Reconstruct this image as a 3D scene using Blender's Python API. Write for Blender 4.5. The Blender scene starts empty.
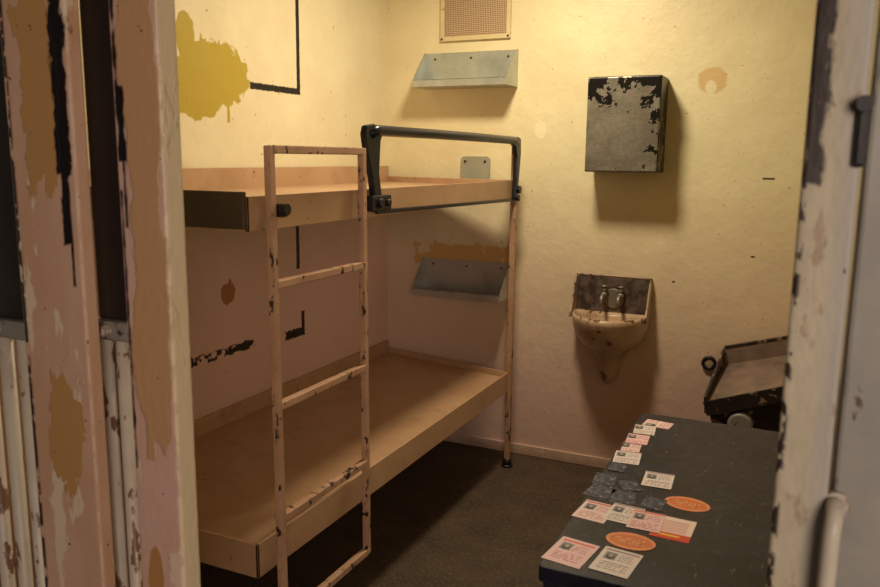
import bpy, bmesh, math, random
from mathutils import Matrix, Vector
random.seed(4)
scene=bpy.context.scene
COL=scene.collection
def S(r,g,b):
    f=lambda c:(c/255/12.92) if c/255<=.04045 else ((c/255+.055)/1.055)**2.4
    return (f(r),f(g),f(b),1.0)
# ---------------- node helper ----------------
class M:
    def __init__(s,name,rough=.6,metal=0.0,spec=.4):
        s.mat=bpy.data.materials.new(name); s.mat.use_nodes=True
        s.t=s.mat.node_tree; s.b=s.t.nodes['Principled BSDF']
        s.b.inputs['Roughness'].default_value=rough; s.b.inputs['Metallic'].default_value=metal
        s.b.inputs['Specular IOR Level'].default_value=spec
        s.geo=s.t.nodes.new('ShaderNodeNewGeometry')
        s.pos=s.geo.outputs['Position']
        x=s.t.nodes.new('ShaderNodeSeparateXYZ'); s.t.links.new(s.pos,x.inputs[0])
        s.X,s.Y,s.Z=x.outputs
    def obj(s):
        tc=s.t.nodes.new('ShaderNodeTexCoord'); s.pos=tc.outputs['Object']
        x=s.t.nodes.new('ShaderNodeSeparateXYZ'); s.t.links.new(s.pos,x.inputs[0])
        s.X,s.Y,s.Z=x.outputs
    def put(s,inp,v):
        if hasattr(v,'is_output'): s.t.links.new(v,inp)
        else: inp.default_value=v
    def m(s,op,a,b=None,clamp=False):
        n=s.t.nodes.new('ShaderNodeMath'); n.operation=op; n.use_clamp=clamp
        s.put(n.inputs[0],a)
        if b is not None: s.put(n.inputs[1],b)
        return n.outputs[0]
    def noise(s,scale,detail=4,off=(0,0,0),stretch=(1,1,1),rough=.6):
        mp=s.t.nodes.new('ShaderNodeMapping'); s.t.links.new(s.pos,mp.inputs[0])
        mp.inputs['Location'].default_value=off; mp.inputs['Scale'].default_value=stretch
        n=s.t.nodes.new('ShaderNodeTexNoise'); s.t.links.new(mp.outputs[0],n.inputs['Vector'])
        n.inputs['Scale'].default_value=scale; n.inputs['Detail'].default_value=detail
        n.inputs['Roughness'].default_value=rough
        return n.outputs['Fac']
    def step(s,v,lo,hi):
        n=s.t.nodes.new('ShaderNodeMapRange'); n.clamp=True
        s.put(n.inputs[0],v); n.inputs[1].default_value=lo; n.inputs[2].default_value=hi
        return n.outputs[0]
    def mix(s,f,a,b):
        n=s.t.nodes.new('ShaderNodeMix'); n.data_type='RGBA'
        s.put(n.inputs[0],f); s.put(n.inputs[6],a); s.put(n.inputs[7],b)
        return n.outputs[2]
    def ell(s,u,v,cu,cv,ru,rv,n=None,amp=1.2,soft=.08):
        a=s.m('DIVIDE',s.m('SUBTRACT',u,cu),ru); b=s.m('DIVIDE',s.m('SUBTRACT',v,cv),rv)
        d=s.m('SQRT',s.m('ADD',s.m('MULTIPLY',a,a),s.m('MULTIPLY',b,b)))
        if n is not None: d=s.m('ADD',d,s.m('MULTIPLY',s.m('SUBTRACT',n,.5),amp))
        return s.step(d,1+soft,1-soft)
    def rect(s,u,v,u0,u1,v0,v1,n=None,amp=.03,soft=.002):
        q=s.m('MINIMUM',s.m('MINIMUM',s.m('SUBTRACT',u,u0),s.m('SUBTRACT',u1,u)),
              s.m('MINIMUM',s.m('SUBTRACT',v,v0),s.m('SUBTRACT',v1,v)))
        if n is not None: q=s.m('ADD',q,s.m('MULTIPLY',s.m('SUBTRACT',n,.5),amp))
        return s.step(q,-soft,soft)
    def mx(s,*a):
        r=a[0]
        for k in a[1:]: r=s.m('MAXIMUM',r,k)
        return r
    def edge(s,rad=.006):
        n=s.t.nodes.new('ShaderNodeBevel'); n.samples=4; n.inputs['Radius'].default_value=rad
        d=s.t.nodes.new('ShaderNodeVectorMath'); d.operation='DOT_PRODUCT'
        s.t.links.new(n.outputs[0],d.inputs[0]); s.t.links.new(s.geo.outputs['Normal'],d.inputs[1])
        return s.m('SUBTRACT',1.0,d.outputs['Value'],True)
    def bump(s,h,strength=.3,dist=.01):
        n=s.t.nodes.new('ShaderNodeBump'); n.inputs['Strength'].default_value=strength
        n.inputs['Distance'].default_value=dist; s.t.links.new(h,n.inputs['Height'])
        s.t.links.new(n.outputs[0],s.b.inputs['Normal'])
    def col(s,c): s.put(s.b.inputs['Base Color'],c); return s.mat
    def rough(s,v): s.put(s.b.inputs['Roughness'],v)

def chipped(name,base,base2,under,cov=.62,scale=30,edge=.5,rough=.5,metal=0,erad=.006,stretch=(1,1,1),var=7):
    k=M(name,rough,metal)
    c=k.mix(k.step(k.noise(var,5),.35,.65),base,base2)
    n=k.noise(scale,6,stretch=stretch)
    e=k.step(k.edge(erad),.02,.2)
    w=k.m('ADD',n,k.m('MULTIPLY',e,edge*.35))
    w2=k.m('ADD',w,k.m('MULTIPLY',k.m('SUBTRACT',k.noise(5,2,off=(3,1,7)),.5),.35))
    mask=k.step(w2,cov,cov+.03)
    c=k.mix(mask,c,under)
    k.bump(k.m('SUBTRACT',k.m('MULTIPLY',k.noise(60,4),.3),mask),.35,.002)
    return k.col(c)

# ---------------- walls ----------------
def wall_back_mat():
    k=M('cream_wall_paint',.45)
    n=k.noise(4,5); nf=k.noise(22,5,off=(2,2,2)); nm=k.noise(11,5,off=(5,1,2))
    c=k.mix(k.step(n,.35,.7),S(224,212,170),S(213,199,158))
    zz=k.m('ADD',k.Z,k.m('MULTIPLY',k.m('SUBTRACT',nm,.5),.4))
    c=k.mix(k.step(zz,1.5,.35),c,S(206,172,156))
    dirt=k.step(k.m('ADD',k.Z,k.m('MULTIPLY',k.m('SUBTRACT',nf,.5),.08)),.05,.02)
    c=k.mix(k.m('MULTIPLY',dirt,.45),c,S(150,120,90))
    tan=S(200,162,100)
    band=k.m('MULTIPLY',k.rect(k.X,k.Z,-1.93,-1.37,.98,1.10,nf,.12),k.step(nm,.38,.42))
    ring=k.m('MULTIPLY',k.ell(k.X,k.Z,-.445,1.90,.064,.058,nf,.6),k.m('SUBTRACT',1.0,k.ell(k.X,k.Z,-.45,1.87,.024,.030,nf,.5)))
    pale=k.ell(k.X,k.Z,-1.24,1.69,.03,.045,nf,.6)
    c=k.mix(k.m('MULTIPLY',pale,.6),c,S(235,226,190))
    c=k.mix(k.mx(band,k.m('MULTIPLY',ring,.7)),c,tan)
    spots=k.step(k.noise(34,3,off=(8,3,1)),.715,.73)
    c=k.mix(spots,c,S(176,132,88))
    spots2=k.step(k.noise(60,3,off=(1,3,8)),.74,.75)
    c=k.mix(spots2,c,S(120,90,70))
    blk=k.mx(k.rect(k.X,k.Z,-.205,-.155,1.466,1.474),k.ell(k.X,k.Z,-.03,1.82,.015,.03,nf,.9),
             k.ell(k.X,k.Z,-.56,.98,.008,.004),k.ell(k.X,k.Z,-.22,1.12,.010,.004))
    c=k.mix(blk,c,S(38,28,22))
    k.bump(k.m('ADD',k.noise(9,5,off=(1,1,1)),k.m('MULTIPLY',nf,.4)),.38,.012)
    return k.col(c)
def wall_left_mat():
    k=M('worn_side_wall_paint',.42)
    n=k.noise(4,5); nf=k.noise(20,5,off=(2,2,2)); nm=k.noise(8,5,off=(5,1,2))
    c=k.mix(k.step(n,.35,.7),S(222,211,174),S(212,199,162))
    zz=k.m('ADD',k.Z,k.m('MULTIPLY',k.m('SUBTRACT',nm,.5),.5))
    c=k.mix(k.step(zz,1.5,1.1),c,S(220,184,172))
    och=k.mx(k.ell(k.Y,k.Z,2.45,1.855,.20,.125,nf,.9,.03),k.ell(k.Y,k.Z,2.30,1.97,.05,.09,nf,.6,.03),k.ell(k.Y,k.Z,2.34,1.78,.16,.10,nf,.8,.03),
             k.rect(k.Y,k.Z,2.515,2.53,1.675,1.8,nf,.01))
    c=k.mix(och,c,S(172,150,56))
    tanp=k.mx(k.ell(k.Y,k.Z,2.48,1.00,.045,.042,nf,1.4,.04),k.ell(k.Y,k.Z,2.495,1.035,.010,.025,nf,.5))
    c=k.mix(tanp,c,S(165,110,72))
    jit=k.noise(50,3)
    blk=k.mx(k.rect(k.Y,k.Z,2.985,3.01,1.815,2.6,jit,.006),
             k.rect(k.Y,k.Z,2.66,3.01,1.815,1.842,jit,.012),
             k.rect(k.Y,k.Z,2.955,2.98,1.04,1.36,jit,.008),
             k.rect(k.Y,k.Z,2.985,3.01,.75,.84,jit,.01),
             k.rect(k.Y,k.Z,2.86,3.01,.725,.765,jit,.03),
             k.m('MULTIPLY',k.rect(k.Y,k.Z,2.24,2.64,.745,.78,nf,.05),k.step(k.noise(26,2,off=(4,4,4)),.42,.46)))
    c=k.mix(blk,c,S(28,22,20))
    spots=k.step(k.noise(30,3,off=(8,3,1)),.71,.725)
    c=k.mix(spots,c,S(170,120,80))
    k.bump(k.m('ADD',k.noise(9,5,off=(1,1,1)),k.m('MULTIPLY',nf,.4)),.35,.012)
    return k.col(c)
def plain_wall_mat():
    k=M('plain_cream_paint',.55)
    c=k.mix(k.step(k.noise(4,5),.3,.7),S(226,214,178),S(214,198,164))
    k.bump(k.noise(10,5),.3,.01)
    return k.col(c)
def floor_mat():
    k=M('dark_concrete_floor',.6)
    a=k.noise(6,6); b=k.noise(70,5)
    c=k.mix(k.step(a,.3,.7),S(78,62,46),S(54,43,33))
    c=k.mix(k.step(b,.5,.75),c,S(104,84,64))
    k.bump(b,.5,.004)
    return k.col(c)

# ---------------- mesh helpers ----------------
def newobj(name,bm,mat=None,smooth=False):
    me=bpy.data.meshes.new(name); bmesh.ops.recalc_face_normals(bm,faces=bm.faces); bm.to_mesh(me); bm.free()
    o=bpy.data.objects.new(name,me); COL.objects.link(o)
    if mat: me.materials.append(mat)
    if smooth:
        for p in me.polygons: p.use_smooth=True
    c=sum((Vector(b) for b in o.bound_box),Vector())/8
    me.transform(Matrix.Translation(-c)); o.location=c
    return o
def addbox(bm,x0,x1,y0,y1,z0,z1):
    r=bmesh.ops.create_cube(bm,size=1)
    for v in r['verts']:
        v.co=Vector(((x0+x1)/2+v.co.x*(x1-x0),(y0+y1)/2+v.co.y*(y1-y0),(z0+z1)/2+v.co.z*(z1-z0)))
def addprism(bm,pts,h0,h1,axis=2):
    def mk(p,h):
        if axis==2: return Vector((p[0],p[1],h))
        if axis==0: return Vector((h,p[0],p[1]))
        return Vector((p[0],h,p[1]))
    a=[bm.verts.new(mk(p,h0)) for p in pts]; b=[bm.verts.new(mk(p,h1)) for p in pts]
    bm.faces.new(a); bm.faces.new(b[::-1])
    n=len(pts)
    for i in range(n): bm.faces.new([a[i],b[i],b[(i+1)%n],a[(i+1)%n]])
def addbar(bm,p,q,w,h):
    p=Vector(p);q=Vector(q); d=(q-p); L=d.length; rot=d.to_track_quat('X','Z').to_matrix().to_4x4()
    r=bmesh.ops.create_cube(bm,size=1)
    mt=Matrix.Translation((p+q)/2)@rot
    for v in r['verts']: v.co=mt@Vector((v.co.x*L,v.co.y*w,v.co.z*h))
def addcyl(bm,p,q,r1,r2=None,seg=20):
    p=Vector(p);q=Vector(q); d=q-p; r2=r1 if r2 is None else r2
    mt=Matrix.Translation((p+q)/2)@d.to_track_quat('Z','Y').to_matrix().to_4x4()
    bmesh.ops.create_cone(bm,cap_ends=True,segments=seg,radius1=r1,radius2=r2,depth=d.length,matrix=mt)
def addtube(bm,pts,r,seg=12,rs=None):
    pts=[Vector(p) for p in pts]; rings=[]
    up=None
    for i,p in enumerate(pts):
        t=(pts[min(i+1,len(pts)-1)]-pts[max(i-1,0)]).normalized()
        if up is None:
            up=t.orthogonal().normalized()
        else: up=(up-t*up.dot(t)).normalized()
        s=t.cross(up); rr=rs[i] if rs else r
        rings.append([bm.verts.new(p+(up*math.cos(a)+s*math.sin(a))*rr) for a in [2*math.pi*j/seg for j in range(seg)]])
    for i in range(len(rings)-1):
        for j in range(seg): bm.faces.new([rings[i][j],rings[i][(j+1)%seg],rings[i+1][(j+1)%seg],rings[i+1][j]])
    bm.faces.new(rings[0][::-1]); bm.faces.new(rings[-1])
def bev(o,w=.004,seg=2):
    m=o.modifiers.new('bevel','BEVEL'); m.width=w; m.segments=seg; m.limit_method='ANGLE'; return o
def box(name,x0,x1,y0,y1,z0,z1,mat,b=0):
    bm=bmesh.new(); addbox(bm,x0,x1,y0,y1,z0,z1); o=newobj(name,bm,mat)
    if b: bev(o,b)
    return o
def empty(name,loc,label,cat,group=None):
    e=bpy.data.objects.new(name,None); COL.objects.link(e); e.location=loc; e.empty_display_size=.05
    e['label']=label; e['category']=cat
    if group: e['group']=group
    bpy.context.view_layer.update()
    return e
def par(o,p,label=None):
    o.parent=p; o.matrix_parent_inverse=Matrix.Translation(-Vector(p.matrix_world.translation))
    if label: o['label']=label
    return o
def tag(o,label,cat,group=None):
    o['label']=label; o['category']=cat
    if group: o['group']=group
    return o
def struct(o): o['kind']='structure'; return o

# ---------------- room ----------------
XL,XR,YB,YF,ZC=-2.10,.55,3.81,.80,2.70
WB=wall_back_mat(); WL=wall_left_mat(); WP=plain_wall_mat(); FL=floor_mat()
struct(box('wall_back',XL-.1,XR+.1,YB,YB+.1,0,ZC,WB))
struct(box('wall_left',XL-.1,XL,YF,YB,0,ZC,WL))
struct(box('wall_right',XR,XR+.1,YF,YB,0,ZC,WP))
struct(box('floor',-3.2,2.2,-2.2,YB+.1,-.1,0,FL))
struct(box('ceiling',XL-.1,XR+.1,YF,YB+.1,ZC,ZC+.1,WP))
bm=bmesh.new(); addbox(bm,-3.2,-1.27,YF-.02,YF+.02,0,ZC); addbox(bm,-1.27,.2,YF-.02,YF+.02,2.12,ZC); addbox(bm,.12,2.2,YF-.02,YF+.02,0,ZC)
struct(newobj('wall_front',bm,WP))
struct(box('baseboard_back',-2.1,XR,YB-.012,YB,0,.055,WB,.003))

# ---------------- front grille plates ----------------
def plateA_mat():
    k=M('peeling_front_plate_paint',.45)
    nf=k.noise(60,5,stretch=(1,1,.5)); nb=k.noise(9,5,stretch=(1,1,.4),off=(0,0,3)); nc=k.noise(18,6,off=(2,2,5),stretch=(1,1,.5))
    c=k.mix(k.step(nb,.40,.60),S(198,162,138),S(190,150,120))
    c=k.mix(k.m('MULTIPLY',k.step(k.noise(22,6,off=(4,4,4),stretch=(1,1,.3)),.57,.60),.8),c,S(214,196,170))
    t=k.mx(k.ell(k.X,k.Z,-.995,1.14,.036,.085,nc,3.0,.03),k.ell(k.X,k.Z,-1.01,1.64,.036,.17,nc,3.0,.03))
    c=k.mix(t,c,S(176,134,82))
    blk=k.mx(k.rect(k.X,k.Z,-.976,-.947,1.52,2.2,nf,.034),k.rect(k.X,k.Z,-.972,-.955,1.42,1.56,nf,.02),k.rect(k.X,k.Z,-.960,-.954,1.36,1.5,nf,.008),
             k.m('MULTIPLY',k.step(k.X,-1.062,-1.068),k.step(nf,.45,.47)))
    c=k.mix(blk,c,S(22,14,16))
    c=k.mix(k.step(k.noise(60,3,off=(1,7,3)),.69,.70),c,S(70,42,36))
    c=k.mix(k.m('MULTIPLY',k.step(k.edge(.004),.02,.1),k.step(nf,.45,.5)),c,S(222,208,186))
    k.bump(k.m('ADD',nc,t),.4,.004)
    return k.col(c)
def plateB_mat():
    k=M('stained_door_post_paint',.45)
    nf=k.noise(60,5,stretch=(1,1,.5)); nb=k.noise(14,6,stretch=(1,1,.4))
    c=k.mix(k.step(k.noise(6,4),.35,.65),S(204,166,150),S(198,160,138))
    c=k.mix(k.m('MULTIPLY',k.step(k.noise(26,6,off=(4,9,4),stretch=(1,1,.3)),.60,.63),.8),c,S(216,194,170))
    st=k.rect(k.X,k.Z,-.842,-.785,1.24,2.2,nb,.07,.002)
    st=k.mx(st,k.ell(k.X,k.Z,-.815,1.26,.034,.10,nb,2.2,.04),k.rect(k.X,k.Z,-.832,-.818,1.12,1.3,nb,.02,.002))
    c=k.mix(st,c,S(186,144,104))
    c=k.mix(k.ell(k.X,k.Z,-.83,.94,.014,.05,nb,2.6,.05),c,S(172,124,76))
    blk=k.mx(k.rect(k.X,k.Z,-.857,-.842,1.54,1.64,nf,.02),k.rect(k.X,k.Z,-.857,-.851,1.58,2.2,nf,.014),
             k.rect(k.X,k.Z,-.850,-.845,1.45,1.56,nf,.007),k.rect(k.X,k.Z,-.857,-.853,1.1,1.5,nf,.012))
    c=k.mix(blk,c,S(22,14,16))
    c=k.mix(k.step(k.noise(60,3,off=(1,7,3)),.685,.695),c,S(90,54,46))
    side=k.step(k.X,-.781,-.778)
    c=k.mix(side,c,S(220,202,168))  # cream return face, lifted paler in colour as if lit from the cell
    c=k.mix(k.m('MULTIPLY',k.step(k.edge(.008),.02,.1),k.step(nf,.48,.51)),c,S(110,76,54))
    k.bump(k.m('ADD',nf,st),.4,.004)
    return k.col(c)
PA=plateA_mat(); PB=plateB_mat()
struct(bev(box('trim_1',-1.075,-.940,.80,.825,0,2.12,PA),.004))
struct(bev(box('trim_2',-.862,-.777,.80,.838,0,2.12,PB),.006,3))
BLK=chipped('black_painted_iron',S(24,20,22),S(34,28,30),S(90,60,55),.72,25,.3,.4)
WRD=chipped('chipped_white_rod_paint',S(196,186,168),S(178,164,148),S(110,76,58),.58,40,.4,.45,stretch=(1,1,.4))
GREY=chipped('grey_bracket_paint',S(136,130,122),S(112,106,100),S(56,46,40),.60,40,.4,.4)
GAPM=chipped('orange_brown_gap_colour',S(150,96,66),S(128,80,56),S(70,42,32),.6,25,.4,.5)
def bar_unit(x0,x1,y,zs,label,rods,mid):
    e=empty('door_bar',((x0+x1)/2,y,0),label,'door bar','locking bars in the cell front')
    par(bev(box('black_channel',x0,x1,y,y+.02,zs,2.12,BLK),.003),e)
    par(bev(box('bracket',x0-.008,x1+.008,y-.012,y+.03,zs-.03,zs,GREY),.003),e,'grey clamp bracket with pale bolt')
    bm=bmesh.new(); addcyl(bm,((x0+x1)/2,y-.024,zs-.014),((x0+x1)/2,y-.01,zs-.014),.009,seg=6)
    par(newobj('bolt',bm,WRD),e)
    for rx in rods:
        bm=bmesh.new(); addcyl(bm,(rx,y+.008,0),(rx,y+.008,zs-.03),.0115,seg=16)
        par(newobj('rod',bm,WRD,True),e,'chipped white rod')
    if mid: par(box('gap_strip',mid[0],mid[1],y+.03,y+.036,0,zs-.03,GAPM),e,'orange-brown strip added for interior seen in gap')  # added strip gives the gap the tone of the interior behind it
    return e
bar_unit(-.982,-.920,.86,1.30,'black painted iron bar with grey bracket beside stained post',[-.978,-.942],(-.998,-.925))
bar_unit(-1.245,-1.105,.84,1.285,'wide black painted iron bar above pale rods',[-1.232,-1.185,-1.14],None)

def jambR_mat():
    k=M('worn_white_jamb_paint',.55)
    nf=k.noise(60,5,stretch=(1,1,.6)); nb=k.noise(22,6,stretch=(1,1,.4))
    c=k.mix(k.step(nb,.42,.6),S(190,178,152),S(172,160,138))
    c=k.mix(k.step(k.X,.012,.03),c,S(172,166,154))
    blk=k.mx(k.rect(k.X,k.Z,-.012,.005,1.53,2.2,nf,.018),k.rect(k.X,k.Z,.0,.008,1.60,2.2,nf,.02),
             k.m('MULTIPLY',k.step(k.X,-.0025,-.0055),k.step(nf,.50,.54)))
    c=k.mix(blk,c,S(50,38,32))
    c=k.mix(k.m('MULTIPLY',k.step(k.noise(40,5,off=(3,3,9),stretch=(1,1,.4)),.62,.66),.6),c,S(146,120,94))
    c=k.mix(k.step(k.noise(44,5,off=(7,3,2),stretch=(1,1,.5)),.70,.72),c,S(70,54,44))
    k.bump(nb,.6,.006)
    return k.col(c)
JR=jambR_mat()
JG=chipped('pale_grey_worn_paint',S(160,156,146),S(138,134,126),S(90,74,60),.62,30,.5,.45,stretch=(1,1,.5))
struct(bev(box('trim_3',-.010,.036,.78,.83,0,2.12,JR),.004,3))
struct(bev(box('trim_4',.040,.13,.79,.85,0,2.12,JG),.004))
e=empty('door_latch',(.036,.78,1.57),'black iron latch bar on the worn pale jamb','latch')
bm=bmesh.new(); addbar(bm,(.034,.776,1.545),(.034,.776,1.60),.008,.010); par(bev(newobj('latch_bar',bm,BLK),.003),e)
bm=bmesh.new(); addcyl(bm,(.034,.780,1.598),(.034,.764,1.598),.007,seg=12); par(newobj('latch_pin',bm,BLK,False),e)
HW=chipped('chipped_cream_handle_paint',S(196,186,168),S(180,170,154),S(110,86,64),.62,40,.3,.4)
e=empty('grab_bar',(.045,.74,1.10),'pale painted bent pipe bar on the door jamb','grab bar')
bm=bmesh.new(); addtube(bm,[(.042,.792,1.235),(.042,.772,1.237),(.042,.762,1.23),(.041,.758,1.215),(.040,.758,1.0),(.040,.758,.8),(.040,.765,.785),(.042,.792,.78)],.0075,14)
par(newobj('bent_pipe',bm,HW,True),e)
bm=bmesh.new(); addcyl(bm,(.044,.790,1.235),(.044,.782,1.235),.012,seg=18); par(newobj('mounting_flange',bm,HW),e)

# ---------------- bunk bed ----------------
def bed_mat():
    k=M('beige_bed_paint',.36,0,.5)
    c=k.mix(k.step(k.noise(3,4),.35,.65),S(186,150,116),S(172,136,102))
    c=k.mix(k.m('MULTIPLY',k.step(k.noise(9,5,off=(3,3,3)),.55,.75),.35),c,S(136,102,74))
    w=k.m('ADD',k.noise(30,6),k.m('MULTIPLY',k.step(k.edge(.005),.02,.2),.11))
    c=k.mix(k.step(w,.675,.69),c,S(60,42,32))
    k.bump(k.noise(40,3),.08,.002)
    return k.col(c)
BED=bed_mat()
BEDE=chipped('dark_bed_end',S(58,48,34),S(76,60,42),S(160,124,86),.66,18,.5,.5)  # end plate coloured darker than the rest of the bed
bed=empty('bunk_bed',(-1.7,2.7,0),'two-tier beige steel bunk bed fixed along the wall','bunk bed')
def platform(name,zt,zb,zrim,label):
    bm=bmesh.new()
    A=(-1.30,1.62);B=(-1.30,3.61);C=(-2.095,3.80);D=(-2.095,1.62)
    addprism(bm,[(-1.306,1.626),(-1.306,3.60),(-2.089,3.79),(-2.089,1.626)],zt-.040,zt-.028)
    th=.008
    def strip(p,q,z0,z1,inn):
        p=Vector(p);q=Vector(q);inn=Vector(inn)*th
        addprism(bm,[tuple(p),tuple(q),tuple(q+inn),tuple(p+inn)],z0,z1)
    strip(A,B,zb,zt,(-1,0)); strip(B,C,zt-.05,zt,(-.25,-1)); strip(C,D,zt-.05,zrim,(1,0)); 
    strip(D,A,zb,zt,(0,1))
    addprism(bm,[(-1.306,1.64),(-1.306,3.59),(-1.34,3.60),(-1.34,1.64)],zb,zb+.006)
    for y in (2.2,2.9): addbox(bm,-2.08,-1.315,y,y+.03,zb+.02,zt-.041)
    o=newobj(name,bm,BED); bev(o,.0015); return par(o,bed,label)
up=platform('bed_platform',1.445,1.355,1.50,'upper beige steel platform with raised rim')
lo=platform('bed_platform',.495,.395,.535,'lower beige steel platform with raised rim')
par(bev(box('end_plate',-2.09,-1.30,1.606,1.619,1.362,1.458,BEDE),.003),bed,'dark end plate, chipped at corner')
POST=chipped('chipped_post_paint',S(174,138,108),S(156,120,90),S(62,44,34),.60,40,.4,.42,erad=.003,stretch=(1,1,.6))
par(bev(box('post',-1.312,-1.284,3.60,3.625,.0,1.63,POST),.003),bed,'thin beige corner post')
bm=bmesh.new(); bmesh.ops.create_uvsphere(bm,u_segments=16,v_segments=10,radius=.024,matrix=Matrix.Translation((-1.298,3.612,.026)))
addcyl(bm,(-1.298,3.612,0),(-1.298,3.612,.012),.03)
par(newobj('foot',bm,BLK,True),bed,'black rounded foot')
RAIL=M('black_steel_rail',.3,.5).col(S(38,42,48))
bm=bmesh.new()
pts=[(-1.285,2.215,1.62),(-1.285,2.26,1.632),(-1.285,2.7,1.633),(-1.285,3.2,1.632),(-1.285,3.56,1.63),(-1.285,3.60,1.615)]
addtube(bm,pts,.018,14)
par(newobj('guard_rail',bm,RAIL,True),bed,'black tubular guard rail')
def flatpost(pts):
    bm=bmesh.new(); addprism(bm,pts,-1.298,-1.276,axis=0); par(bev(newobj('guard_post',bm,RAIL),.005),bed,'flat tapered black guard post')
flatpost([(2.175,1.62),(2.185,1.645),(2.235,1.652),(2.30,1.635),(2.275,1.60),(2.265,1.50),(2.29,1.38),(2.245,1.37),(2.22,1.48),(2.19,1.56)])
flatpost([(3.52,1.618),(3.60,1.648),(3.635,1.64),(3.64,1.57),(3.62,1.44),(3.605,1.36),(3.575,1.36),(3.585,1.45),(3.585,1.55),(3.565,1.60)])
bm=bmesh.new(); addbar(bm,(-1.292,2.27,1.37),(-1.292,3.59,1.352),.012,.014)
par(bev(newobj('lower_rail',bm,RAIL),.003),bed,'black lower rail strip')
bm=bmesh.new(); addbox(bm,-1.302,-1.268,2.21,2.33,1.375,1.425); addcyl(bm,(-1.268,2.25,1.40),(-1.256,2.25,1.40),.016)
addcyl(bm,(-1.268,2.30,1.40),(-1.256,2.30,1.40),.012)
par(bev(newobj('clamp',bm,BLK),.003),bed,'black bolted rail clamp')
bm=bmesh.new(); addcyl(bm,(-1.30,3.612,1.40),(-1.265,3.612,1.40),.018); addcyl(bm,(-1.30,3.612,1.36),(-1.27,3.612,1.36),.014)
par(newobj('bolt',bm,BLK),bed,'black bolts')
# ---------------- ladder ----------------
def lad_mat():
    k=M('chipped_ladder_paint',.38,0,.5)
    c=k.mix(k.step(k.noise(7,4),.35,.65),S(190,152,124),S(170,132,104))
    w=k.m('ADD',k.noise(38,6,stretch=(1,1,.55)),k.m('MULTIPLY',k.step(k.edge(.007),.02,.25),.13))
    w=k.m('ADD',w,k.m('MULTIPLY',k.m('SUBTRACT',k.noise(8,2,off=(3,1,7)),.5),.25))
    m_=k.step(w,.60,.615)
    c=k.mix(m_,c,S(46,32,26)); k.bump(k.m('SUBTRACT',1.0,m_),.3,.002)
    return k.col(c)
LAD=lad_mat()
lad=empty('ladder',(-1.27,1.95,.23),'chipped beige steel ladder hooked on the bunk edge','ladder')
for y in (1.688,2.155):
    bm=bmesh.new(); addbar(bm,(-1.268,y,.225),(-1.278,y,1.575),.024,.020)
    par(bev(newobj('rail',bm,LAD),.003),lad)
for z in (.235,.55,.875,1.21,1.565):
    x=-1.268-.010*(z-.225)/1.35
    bm=bmesh.new(); addbar(bm,(x,1.693,z),(x,2.15,z),.024,.022)
    par(bev(newobj('rung',bm,LAD),.003),lad)
bm=bmesh.new(); addbox(bm,-1.292,-1.25,1.702,1.722,1.39,1.425); addcyl(bm,(-1.262,1.712,1.41),(-1.24,1.712,1.41),.016)
par(bev(newobj('hook',bm,BLK),.002),lad,'black hook with bolt head')

# ---------------- wall shelves ----------------
def shm(n,a,b):
    k=M(n,.32,.55); c=k.mix(k.step(k.noise(9,5),.35,.7),a,b)
    c=k.mix(k.m('MULTIPLY',k.step(k.edge(.003),.02,.1),k.step(k.noise(40,3),.5,.55)),c,S(90,80,70)); return k.col(c)
SHM=shm('galvanised_grey_shelf_metal',S(190,194,184),S(164,168,160))
SHM2=shm('dull_grey_shelf_metal',S(186,184,180),S(160,158,154))
SCR=M('dark_screw_metal',.5,.4).col(S(50,44,38))
def shelf(x0,x1,z0,z1,mat,label):
    e=empty('wall_shelf',((x0+x1)/2,YB,z0),label,'shelf','grey metal wall shelves')
    yb=YB; yf=YB-.16
    par(bev(box('back_panel',x0,x1,yb-.004,yb,z0,z1,mat),.001),e)
    bm=bmesh.new(); addbox(bm,x0,x1,yf,yb-.004,z0,z0+.004); addbox(bm,x0,x1,yf-.003,yf,z0,z0+.035); addbox(bm,x0,x1,yf-.003,yf+.012,z0+.032,z0+.035)
    par(bev(newobj('tray',bm,mat),.001),e)
    for x in (x0-.001,x1-.002):
        bm=bmesh.new(); addprism(bm,[(yb-.004,z0),(yb-.004,z1),(yb-.025,z1),(yf,z0+.035),(yf,z0)],x,x+.003,axis=0)
        par(newobj('side_panel',bm,mat),e)
    for i in (.1,.5,.9):
        bm=bmesh.new(); addcyl(bm,(x0+(x1-x0)*i,yb-.004,z1-.03),(x0+(x1-x0)*i,yb-.010,z1-.03),.005,seg=10)
        par(newobj('screw',bm,SCR),e)
    return e
shelf(-1.865,-1.365,1.895,2.075,SHM,'pale grey metal wedge shelf beneath the vent grille')
shelf(-1.865,-1.375,.835,1.015,SHM2,'dull grey metal wedge shelf between bunks below bare paint patch')

# ---------------- vent ----------------
k=M('perforated_vent_mesh',.6); 
gx=k.m('FRACT',k.m('MULTIPLY',k.X,110)); gz=k.m('FRACT',k.m('MULTIPLY',k.Z,110))
h=k.ell(gx,gz,.5,.5,.34,.34)
VM=k.col(k.mix(h,S(188,162,128),S(100,78,60)))
VF=chipped('cream_vent_frame_paint',S(212,196,150),S(202,184,140),S(110,84,60),.68,40,.4,.5)
e=empty('vent_grille',(-1.6,YB,2.13),'cream framed perforated ventilation grille with rusty mesh','vent')
bm=bmesh.new(); x0,x1,z0,z1=-1.785,-1.405,2.13,2.52
addbox(bm,x0,x1,YB-.015,YB,z0,z0+.022);addbox(bm,x0,x1,YB-.015,YB,z1-.022,z1);addbox(bm,x0,x0+.022,YB-.015,YB,z0+.022,z1-.022);addbox(bm,x1-.022,x1,YB-.015,YB,z0+.022,z1-.022)
par(bev(newobj('vent_frame',bm,VF),.002),e)
par(box('mesh_panel',x0+.022,x1-.022,YB-.007,YB,z0+.022,z1-.022,VM),e,'perforated tan mesh panel')
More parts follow.
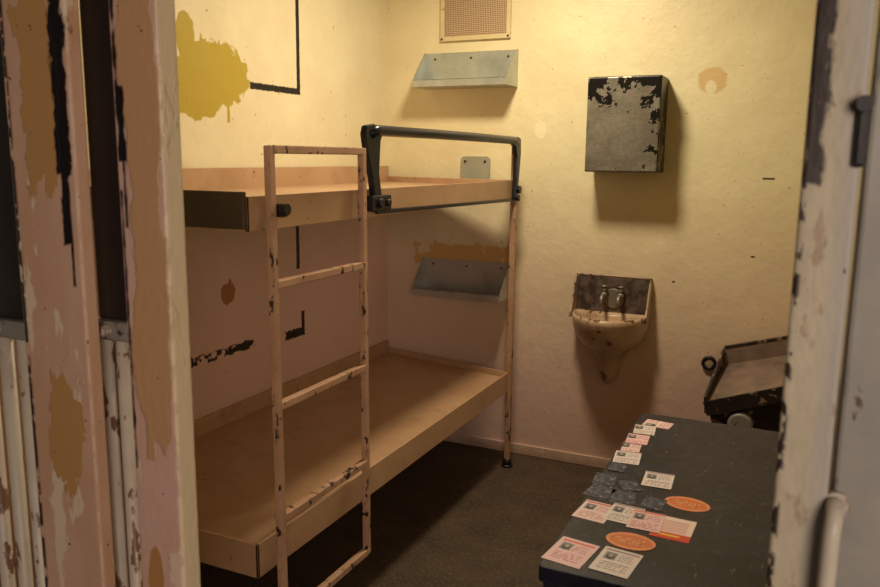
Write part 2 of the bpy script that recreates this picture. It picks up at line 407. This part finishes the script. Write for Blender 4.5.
for sx in (x0+.011,x1-.011):
    bm=bmesh.new(); addcyl(bm,(sx,YB-.015,z0+.011),(sx,YB-.02,z0+.011),.005,seg=10); par(newobj('screw',bm,SCR),e)

# ---------------- cabinet ----------------
k=M('peeled_black_on_grey_metal',.36,.5)
n=k.noise(20,6,off=(2,0,1)); n2=k.noise(60,5,stretch=(1,1,2)); n3=k.noise(8,5,off=(9,9,1))
c=k.mix(k.step(n2,.3,.7),S(150,144,130),S(124,118,106))
c=k.mix(k.m('MULTIPLY',k.step(n3,.4,.65),.6),c,S(98,92,82))
c=k.mix(k.m('MULTIPLY',k.step(k.noise(14,3,off=(5,5,5)),.64,.67),.4),c,S(160,112,108))
top=k.step(k.Z,1.79,1.93); rgt=k.step(k.X,-.72,-.62); sid=k.step(k.X,-.638,-.636)
tlc=k.ell(k.X,k.Z,-.94,1.86,.09,.11,None,0,.8); trc=k.ell(k.X,k.Z,-.70,1.86,.12,.10,None,0,.8)
bias=k.m('ADD',k.m('MULTIPLY',top,.17),k.m('MULTIPLY',rgt,.13))
bias=k.m('ADD',bias,k.m('MULTIPLY',sid,.10))
bias=k.m('ADD',bias,k.m('MULTIPLY',k.mx(tlc,trc),.12))
blk=k.step(k.m('ADD',n,bias),.655,.665)
c=k.mix(blk,c,S(24,20,18)); k.bump(blk,.3,.002)
CAB=k.col(c)
e=empty('wall_cabinet',(-.80,YB,1.48),'small grey metal wall cabinet with flaking black paint','cabinet')
par(bev(box('cabinet_body',-.965,-.635,3.636,YB,1.49,1.915,CAB),.006,3),e)
par(bev(box('cabinet_door',-.962,-.638,3.627,3.6355,1.494,1.911,CAB),.004),e)
for z in (1.56,1.84):
    bm=bmesh.new(); addcyl(bm,(-.638,3.628,z-.022),(-.638,3.628,z+.022),.005,seg=10); par(newobj('hinge',bm,CAB),e)

# ---------------- small wall plate ----------------
PLM=chipped('grey_green_plate_paint',S(158,156,136),S(142,140,120),S(70,60,50),.70,40,.4,.45)
e=empty('wall_plate',(-1.575,YB,1.47),'small grey rounded metal plate on the wall above bunk','wall plate')
bm=bmesh.new(); r=.02; pts=[]
for cx,cz,a0 in ((-1.50-r,1.555-r,0),(-1.66+r,1.555-r,90),(-1.66+r,1.40+r,180),(-1.50-r,1.40+r,270)):
    for i in range(6):
        a=math.radians(a0+i*18); pts.append((cx+r*math.cos(a),cz+r*math.sin(a)))
addprism(bm,pts,YB-.012,YB,axis=1); par(newobj('plate_body',bm,PLM),e)
for sx in (-1.635,-1.525):
    bm=bmesh.new(); addcyl(bm,(sx,YB-.012,1.53),(sx,YB-.017,1.53),.006,seg=12); par(newobj('screw',bm,SCR),e)

# ---------------- sink ----------------
SK=M('stained_beige_enamel',.32)
a=SK.noise(30,5); c=SK.mix(SK.step(SK.noise(6,4),.35,.7),S(192,164,134),S(166,136,108))
c=SK.mix(SK.m('MULTIPLY',SK.step(SK.noise(14,6,off=(3,3,3),stretch=(1,1,.4)),.52,.66),.5),c,S(130,98,72))
c=SK.mix(SK.step(SK.m('ADD',a,SK.m('MULTIPLY',SK.step(SK.Z,.79,.81),.06)),.64,.66),c,S(96,64,48)); 
c=SK.mix(SK.ell(SK.X,SK.Z,-.80,.70,.012,.012),c,S(120,60,36))
c=SK.mix(SK.ell(SK.X,SK.Z,-.86,.50,.02,.03,a,1.0),c,S(110,70,48)); SK=SK.col(c)
SD=M('dark_stained_sink_metal',.4,.2)
c=SD.mix(SD.step(SD.noise(22,5),.42,.6),S(106,90,82),S(66,54,50)); SD=SD.col(c)
CH=M('worn_dull_metal',.42,.6).col(S(136,128,116))
e=empty('sink',(-.84,YB,.46),'small stained beige wall sink with dark backsplash','sink')
cx,yw=-.84,YB
def ring(bm,s,z,dy=1.0,n=28,rx=.183,ry=.27,y0=None):
    y0=yw if y0 is None else y0
    return [bm.verts.new((cx-rx*s*math.cos(math.pi*i/n),y0-(ry*dy-(yw-y0))*math.sin(math.pi*i/n)**.85,z)) for i in range(n+1)]
def skin(bm,rs):
    for a,b in zip(rs[:-1],rs[1:]):
        for i in range(len(a)-1): bm.faces.new([a[i],a[i+1],b[i+1],b[i]])
        bm.faces.new([a[-1],a[0],b[0],b[-1]])
bm=bmesh.new()
yi=yw-.03
rs=[ring(bm,.91,.810,.91,y0=yi),ring(bm,.97,.815,.97,y0=yw-.01),ring(bm,1.015,.803,1.015),ring(bm,1.0,.785,1.0),ring(bm,.98,.755,.97),ring(bm,.93,.72,.90),ring(bm,.84,.685,.80),ring(bm,.69,.655,.67),ring(bm,.53,.63,.55),ring(bm,.41,.605,.48),
    ring(bm,.34,.58,.43),ring(bm,.30,.555,.39),ring(bm,.26,.52,.34),ring(bm,.20,.485,.27),ring(bm,.14,.465,.20),ring(bm,.08,.453,.14)]
skin(bm,rs); bm.faces.new(rs[-1])
inn=[rs[0],ring(bm,.88,.79,.88,y0=yi),ring(bm,.82,.75,.82,y0=yi),ring(bm,.66,.72,.68,y0=yi),ring(bm,.3,.705,.4,y0=yi)]
skin(bm,inn); bm.faces.new(inn[-1])
par(newobj('basin',bm,SK,True),e,'stained beige bowl tapering into drain housing')
bm=bmesh.new(); addprism(bm,[(-1.018,.805),(-1.022,.965),(-1.008,.985),(-.672,.985),(-.658,.965),(-.662,.805)],YB-.022,YB,axis=1)
par(bev(newobj('backsplash',bm,SD),.004),e,'dark stained metal backsplash')
SR=chipped('pale_backsplash_edge',S(176,150,126),S(158,134,110),S(70,54,44),.58,40,.4,.4)
for x in (-1.026,-.664):
    bm=bmesh.new(); addprism(bm,[(YB-.0,.79),(YB-.0,.988),(YB-.04,.982),(YB-.07,.92),(YB-.10,.85),(YB-.13,.815),(YB-.13,.79)],x,x+.010,axis=0)
    par(bev(newobj('side_wing',bm,SR),.004),e,'pale worn flared side of sink')
bm=bmesh.new(); addtube(bm,[(-1.023,YB-.02,.988),(-.84,YB-.02,.990),(-.657,YB-.02,.988)],.005,8)
par(newobj('backsplash_rim',bm,SR,True),e,'pale worn edge of backsplash')
bm=bmesh.new(); bmesh.ops.create_cone(bm,cap_ends=True,segments=20,radius1=.02,radius2=.02,depth=.004,matrix=Matrix.Translation((cx,yw-.08,.708)))
par(newobj('drain',bm,CH),e)
for tx in (-.875,-.795):
    bm=bmesh.new(); addcyl(bm,(tx,YB-.022,.90),(tx,YB-.065,.90),.015,.013)
    addtube(bm,[(tx,YB-.05,.90),(tx,YB-.085,.902),(tx,YB-.105,.89),(tx,YB-.11,.85)],.009,10)
    addcyl(bm,(tx,YB-.05,.905),(tx,YB-.05,.94),.009,.012); addcyl(bm,(tx,YB-.05,.94),(tx,YB-.05,.947),.016,.014)
    par(newobj('tap',bm,CH,True),e,'worn dull metal push tap')
bm=bmesh.new(); addcyl(bm,(-.835,YB-.022,.88),(-.835,YB-.03,.88),.05,.045,28); par(newobj('escutcheon',bm,CH),e)

# ---------------- pipe fitting ----------------
e=empty('pipe_fitting',(-.37,YB,.61),'round black-rimmed pipe fitting on the back wall','pipe fitting')
bm=bmesh.new(); R_=.026
pp=[(-.375+R_*math.cos(2*math.pi*i/24),YB-.010,.61+R_*math.sin(2*math.pi*i/24)) for i in range(25)]
addtube(bm,pp,.009,10); par(newobj('flange_ring',bm,BLK,True),e,'black flange ring')
bm=bmesh.new(); addcyl(bm,(-.375,YB,.61),(-.375,YB-.014,.61),.02,seg=20); par(newobj('pipe_plug',bm,SR),e,'pale plug')

# ---------------- toilet ----------------
TB=chipped('flaking_black_toilet_paint',S(30,24,22),S(44,34,30),S(130,108,92),.60,26,.6,.4)
TT=chipped('dull_mauve_metal',S(136,114,100),S(104,88,78),S(60,46,40),.70,30,.2,.36,var=9)
e=empty('toilet',(-.15,3.62,0),'black flaking metal toilet with sloping mauve tray lid','toilet')
BL=Vector((-.31,3.795,.69));BR=Vector((.10,3.795,.81));FRt=Vector((.10,3.46,.705));FLt=Vector((-.345,3.46,.545))
def quadslab(name,q,t,mat):
    bm=bmesh.new(); a=[bm.verts.new(p) for p in q]; b=[bm.verts.new(p-Vector((0,0,t))) for p in q]
    bm.faces.new(a); bm.faces.new(b[::-1])
    for i in range(4): bm.faces.new([a[i],b[i],b[(i+1)%4],a[(i+1)%4]])
    return bev(newobj(name,bm,mat),.003)
def dz(z): return Vector((0,0,z))
par(quadslab('tray_lid',[BL-dz(.075),BR-dz(.075),FRt-dz(.03),FLt-dz(.03)],.012,TT),e,'dull mauve sloping metal lid')
par(quadslab('back_panel',[BL,BR,BR-Vector((0,.012,0)),BL-Vector((0,.012,0))],.08,TT),e,'raised mauve back panel')
bm=bmesh.new()
h3=dz(.04)
addbar(bm,BL-h3,FLt-h3,.010,.095); addbar(bm,BL+dz(.004)-Vector((0,.006,0)),BR+dz(.004)-Vector((0,.006,0)),.016,.016)
addbar(bm,FLt-dz(.055),FRt-dz(.055),.010,.065)
par(bev(newobj('tray_rim',bm,TB),.003),e,'black flaking raised rim')
bm=bmesh.new()
tops=[Vector((-.30,3.79,.60)),Vector((.09,3.79,.72)),Vector((.09,3.47,.65)),Vector((-.335,3.47,.49))]
bots=[Vector((-.28,3.79,.34)),Vector((.07,3.79,.34)),Vector((.07,3.51,.34)),Vector((-.30,3.51,.34))]
a=[bm.verts.new(p) for p in tops]; b=[bm.verts.new(p) for p in bots]; bm.faces.new(a); bm.faces.new(b[::-1])
for i in range(4): bm.faces.new([a[i],b[i],b[(i+1)%4],a[(i+1)%4]])
par(bev(newobj('toilet_body',bm,TB),.008),e)
bm=bmesh.new()
prev=None
for z,s,dy in ((.345,.17,0),(.30,.15,0),(.22,.12,.02),(.12,.10,.04),(0,.13,.04)):
    rg=[bm.verts.new((-.10+s*.9*math.cos(2*math.pi*i/24),3.63+dy*.3+s*.9*math.sin(2*math.pi*i/24),z)) for i in range(24)]
    if prev:
        for i in range(24): bm.faces.new([prev[i],prev[(i+1)%24],rg[(i+1)%24],rg[i]])
    else: bm.faces.new(rg)
    prev=rg
bm.faces.new(prev); par(newobj('toilet_pedestal',bm,TB,True),e,'black pedestal')
bm=bmesh.new(); addcyl(bm,(-.20,3.52,.44),(-.20,3.45,.44),.055,.05,24); par(bev(newobj('pipe_cap',bm,GREY,False),.010,3),e,'grey round pipe cap')

# ---------------- table ----------------
k=M('dark_blue_black_table_paint',.45,0,.3)
n=k.noise(9,6); n2=k.noise(40,5)
c=k.mix(k.step(n,.35,.65),S(34,34,48),S(22,21,31))
c=k.mix(k.step(n2,.60,.68),c,S(58,54,66))
c=k.mix(k.step(k.noise(120,3,stretch=(1,.2,1)),.67,.71),c,S(90,86,96))
ed=k.m('MULTIPLY',k.step(k.edge(.004),.02,.15),k.step(n2,.46,.5))
c=k.mix(ed,c,S(110,106,116))
TM=k.col(c); k.rough(k.m('ADD',k.m('MULTIPLY',n2,.45),.15))
tb=empty('table',(-.12,2.0,0),'dark blue-black worn metal table with cards scattered on top','table')
bm=bmesh.new(); x0,x1,y0,y1=-.452,.22,1.46,2.575; r=.012; pts=[]
for cx_,cy_,a0 in ((x1-r,y1-r,0),(x0+r,y1-r,90),(x0+r,y0+r,180),(x1-r,y0+r,270)):
    for i in range(6):
        a=math.radians(a0+i*18); pts.append((cx_+r*math.cos(a),cy_+r*math.sin(a)))
addprism(bm,pts,.685,.72); o=newobj('table_top',bm,TM); bev(o,.003); par(o,tb)
bm=bmesh.new(); addbox(bm,x0+.01,x1-.01,y0+.01,y0+.025,.56,.685);addbox(bm,x0+.01,x1-.01,y1-.025,y1-.01,.56,.685)
addbox(bm,x0+.01,x0+.025,y0+.025,y1-.025,.56,.685);addbox(bm,x1-.025,x1-.01,y0+.025,y1-.025,.56,.685)
par(newobj('apron',bm,TM),tb)
for lx in (x0+.01,x1-.05):
    for ly in (y0+.01,y1-.05): par(bev(box('leg',lx,lx+.04,ly,ly+.04,0,.6,TM),.003),tb)

# ---------------- cards ----------------
def card_mat(name,paper,ink,band,seed,photo):
    k=M(name,.5); k.obj()
    c=paper
    if photo:
        c=k.mix(k.step(k.noise(50,3,off=(seed,0,0)),.42,.55),paper,S(34,34,52)); c=k.mix(k.step(k.noise(90,3,off=(0,seed,0)),.58,.62),c,S(140,130,150))
        c=k.mix(k.m('SUBTRACT',1.0,k.rect(k.X,k.Y,-.034,.034,-.046,.046)),c,S(150,130,140)); return k.col(c)
    rows=k.step(k.m('FRACT',k.m('MULTIPLY',k.Y,110)),.45,.5)
    wd=k.step(k.noise(260,2,off=(seed,0,0),stretch=(1,.2,1)),.44,.48)
    area=k.mx(k.rect(k.X,k.Y,-.031,.031,-.042,-.006),k.rect(k.X,k.Y,-.002,.031,.0,.034))
    c=k.mix(k.m('MULTIPLY',k.m('MULTIPLY',k.m('MULTIPLY',rows,wd),area),.75),c,ink)
    por=k.rect(k.X,k.Y,-.031,-.006,.002,.034); c=k.mix(por,c,S(112,116,124))
    c=k.mix(k.ell(k.X,k.Y,-.018,.015,.009,.013),c,S(60,56,60))
    c=k.mix(k.ell(k.X,k.Y,-.018,.021,.005,.007),c,S(170,150,140))
    c=k.mix(k.rect(k.X,k.Y,-.036,.036,.041,.048),c,band)
    return k.col(c)
CM=[card_mat('printed_card_paper',S(226,200,198),S(170,80,90),S(196,70,60),1,0),
    card_mat('pale_card_paper',S(220,208,206),S(110,96,110),S(150,120,130),2,0),
    card_mat('photo_card_paper',S(64,66,92),S(0,0,0),S(0,0,0),3,1),
    card_mat('pink_card_paper',S(228,190,194),S(170,70,80),S(214,90,70),5,0)]
k=M('red_yellow_card_paper',.45); k.obj()
c=k.mix(k.step(k.Y,-.026,-.024),S(210,62,38),S(236,210,204)); c=k.mix(k.rect(k.X,k.Y,-.025,.02,-.042,-.034),c,S(236,190,60))
ln=k.step(k.m('FRACT',k.m('MULTIPLY',k.Y,130)),.5,.55); c=k.mix(k.m('MULTIPLY',k.m('MULTIPLY',ln,k.rect(k.X,k.Y,-.03,.03,-.02,.04)),.7),c,S(180,90,100)); CM.append(k.col(c))
ztop=.7201
cards=[(-.385,2.475,84,0,'white and red printed card',.85),(-.412,2.40,6,1,'white printed card',.85),(-.415,2.305,4,3,'pink printed card',.85),
 (-.418,2.225,4,0,'pink and white printed card',.7),(-.412,2.145,6,1,'white printed card',.95),(-.305,2.02,3,1,'white and pink printed card',1),(-.408,1.765,-6,0,'white and pink printed card',1.05),
 (-.342,1.78,-4,1,'white printed card',1.0),(-.288,1.765,1,3,'pink printed card',1.0),(-.225,1.755,-2,4,'white card with red and yellow band',1.15),
 (-.405,1.545,-8,3,'pink and white printed card',1.15),(-.308,1.545,-6,1,'white card with printed text',1.1),(-.425,1.885,-8,2,'dark photo card',.85),(-.432,1.965,4,2,'small dark photo card',.75),
 (-.365,1.95,30,2,'small bluish photo card',.65),(-.365,1.875,8,2,'bluish photo card',.8),(-.290,1.87,-4,2,'bluish photo card',.7),(-.42,2.06,4,2,'small dark photo card',.6)]
for i,(x,y,r,mi,lb,s) in enumerate(cards):
    bm=bmesh.new(); addbox(bm,-.0375*s,.0375*s,-.05*s,.05*s,0,.0004)
    me=bpy.data.meshes.new('card'); bm.to_mesh(me); bm.free(); me.materials.append(CM[mi])
    o=bpy.data.objects.new('card',me); COL.objects.link(o); o.location=(x,y,ztop+.0005*(i%3)); o.rotation_euler=(0,0,math.radians(r))
    tag(o,lb+' lying on the dark table','card','printed cards on the table')
k=M('orange_oval_sticker_print',.4); k.obj()
nn=k.noise(60,4)
c=k.mix(k.ell(k.X,k.Y,0,0,.052,.034),S(216,124,72),S(232,164,116))
c=k.mix(k.ell(k.X,k.Y,0,0,.048,.030),c,S(206,112,62))
ln=k.m('MULTIPLY',k.rect(k.X,k.Y,-.034,.034,-.014,.014),k.m('MULTIPLY',k.step(k.m('FRACT',k.m('MULTIPLY',k.Y,90)),.45,.5),k.step(k.noise(200,2,stretch=(1,.2,1)),.48,.52)))
c=k.mix(k.m('MULTIPLY',ln,.6),c,S(240,200,160)); c=k.mix(k.m('MULTIPLY',k.step(nn,.58,.62),.5),c,S(150,84,54)); OS=k.col(c)
for x,y,r in ((-.215,1.905,-5),(-.30,1.65,0)):
    bm=bmesh.new(); addprism(bm,[(.054*math.cos(2*math.pi*i/40),.040*math.sin(2*math.pi*i/40)) for i in range(40)],0,.0004)
    me=bpy.data.meshes.new('sticker'); bmesh.ops.recalc_face_normals(bm,faces=bm.faces); bm.to_mesh(me); bm.free(); me.materials.append(OS)
    o=bpy.data.objects.new('sticker',me); COL.objects.link(o); o.location=(x,y,ztop+.0006 if y<1.8 else ztop); o.rotation_euler=(0,0,math.radians(r))
    tag(o,'orange oval sticker on the dark table top','sticker','orange oval stickers')

# ---------------- lights ----------------
def area(name,loc,rot,size,power,color,shape='DISK'):
    l=bpy.data.lights.new(name,'AREA'); l.energy=power; l.color=color; l.size=size; l.shape=shape
    o=bpy.data.objects.new(name,l); COL.objects.link(o); o.location=loc; o.rotation_euler=rot; return o
area('ceiling_lamp_light',(-1.05,2.85,2.66),(0,0,0),.28,35,(1.0,.86,.62))
area('corridor_fill_light',(1.0,-1.4,1.75),(math.radians(80),0,math.radians(30)),1.1,42,(1.0,.82,.70))  # unseen fill light, added to brighten the jambs and under the bunk
w=bpy.data.worlds.new('world'); scene.world=w; w.use_nodes=True
w.node_tree.nodes['Background'].inputs[0].default_value=(.6,.48,.4,1); w.node_tree.nodes['Background'].inputs[1].default_value=.08

# ---------------- camera ----------------
cd=bpy.data.cameras.new('camera'); cam=bpy.data.objects.new('camera',cd); COL.objects.link(cam)
cd.sensor_width=36; cd.lens=36*790/880
R=Matrix.Rotation(math.radians(25),4,'Z')@Matrix.Rotation(math.radians(90-9.8),4,'X')@Matrix.Rotation(math.radians(.6),4,'Z')
cam.matrix_world=Matrix.Translation((0,0,1.55))@R
cd.dof.use_dof=True; cd.dof.focus_distance=3.3; cd.dof.aperture_fstop=8
scene.camera=cam
scene.view_settings.view_transform='Standard'
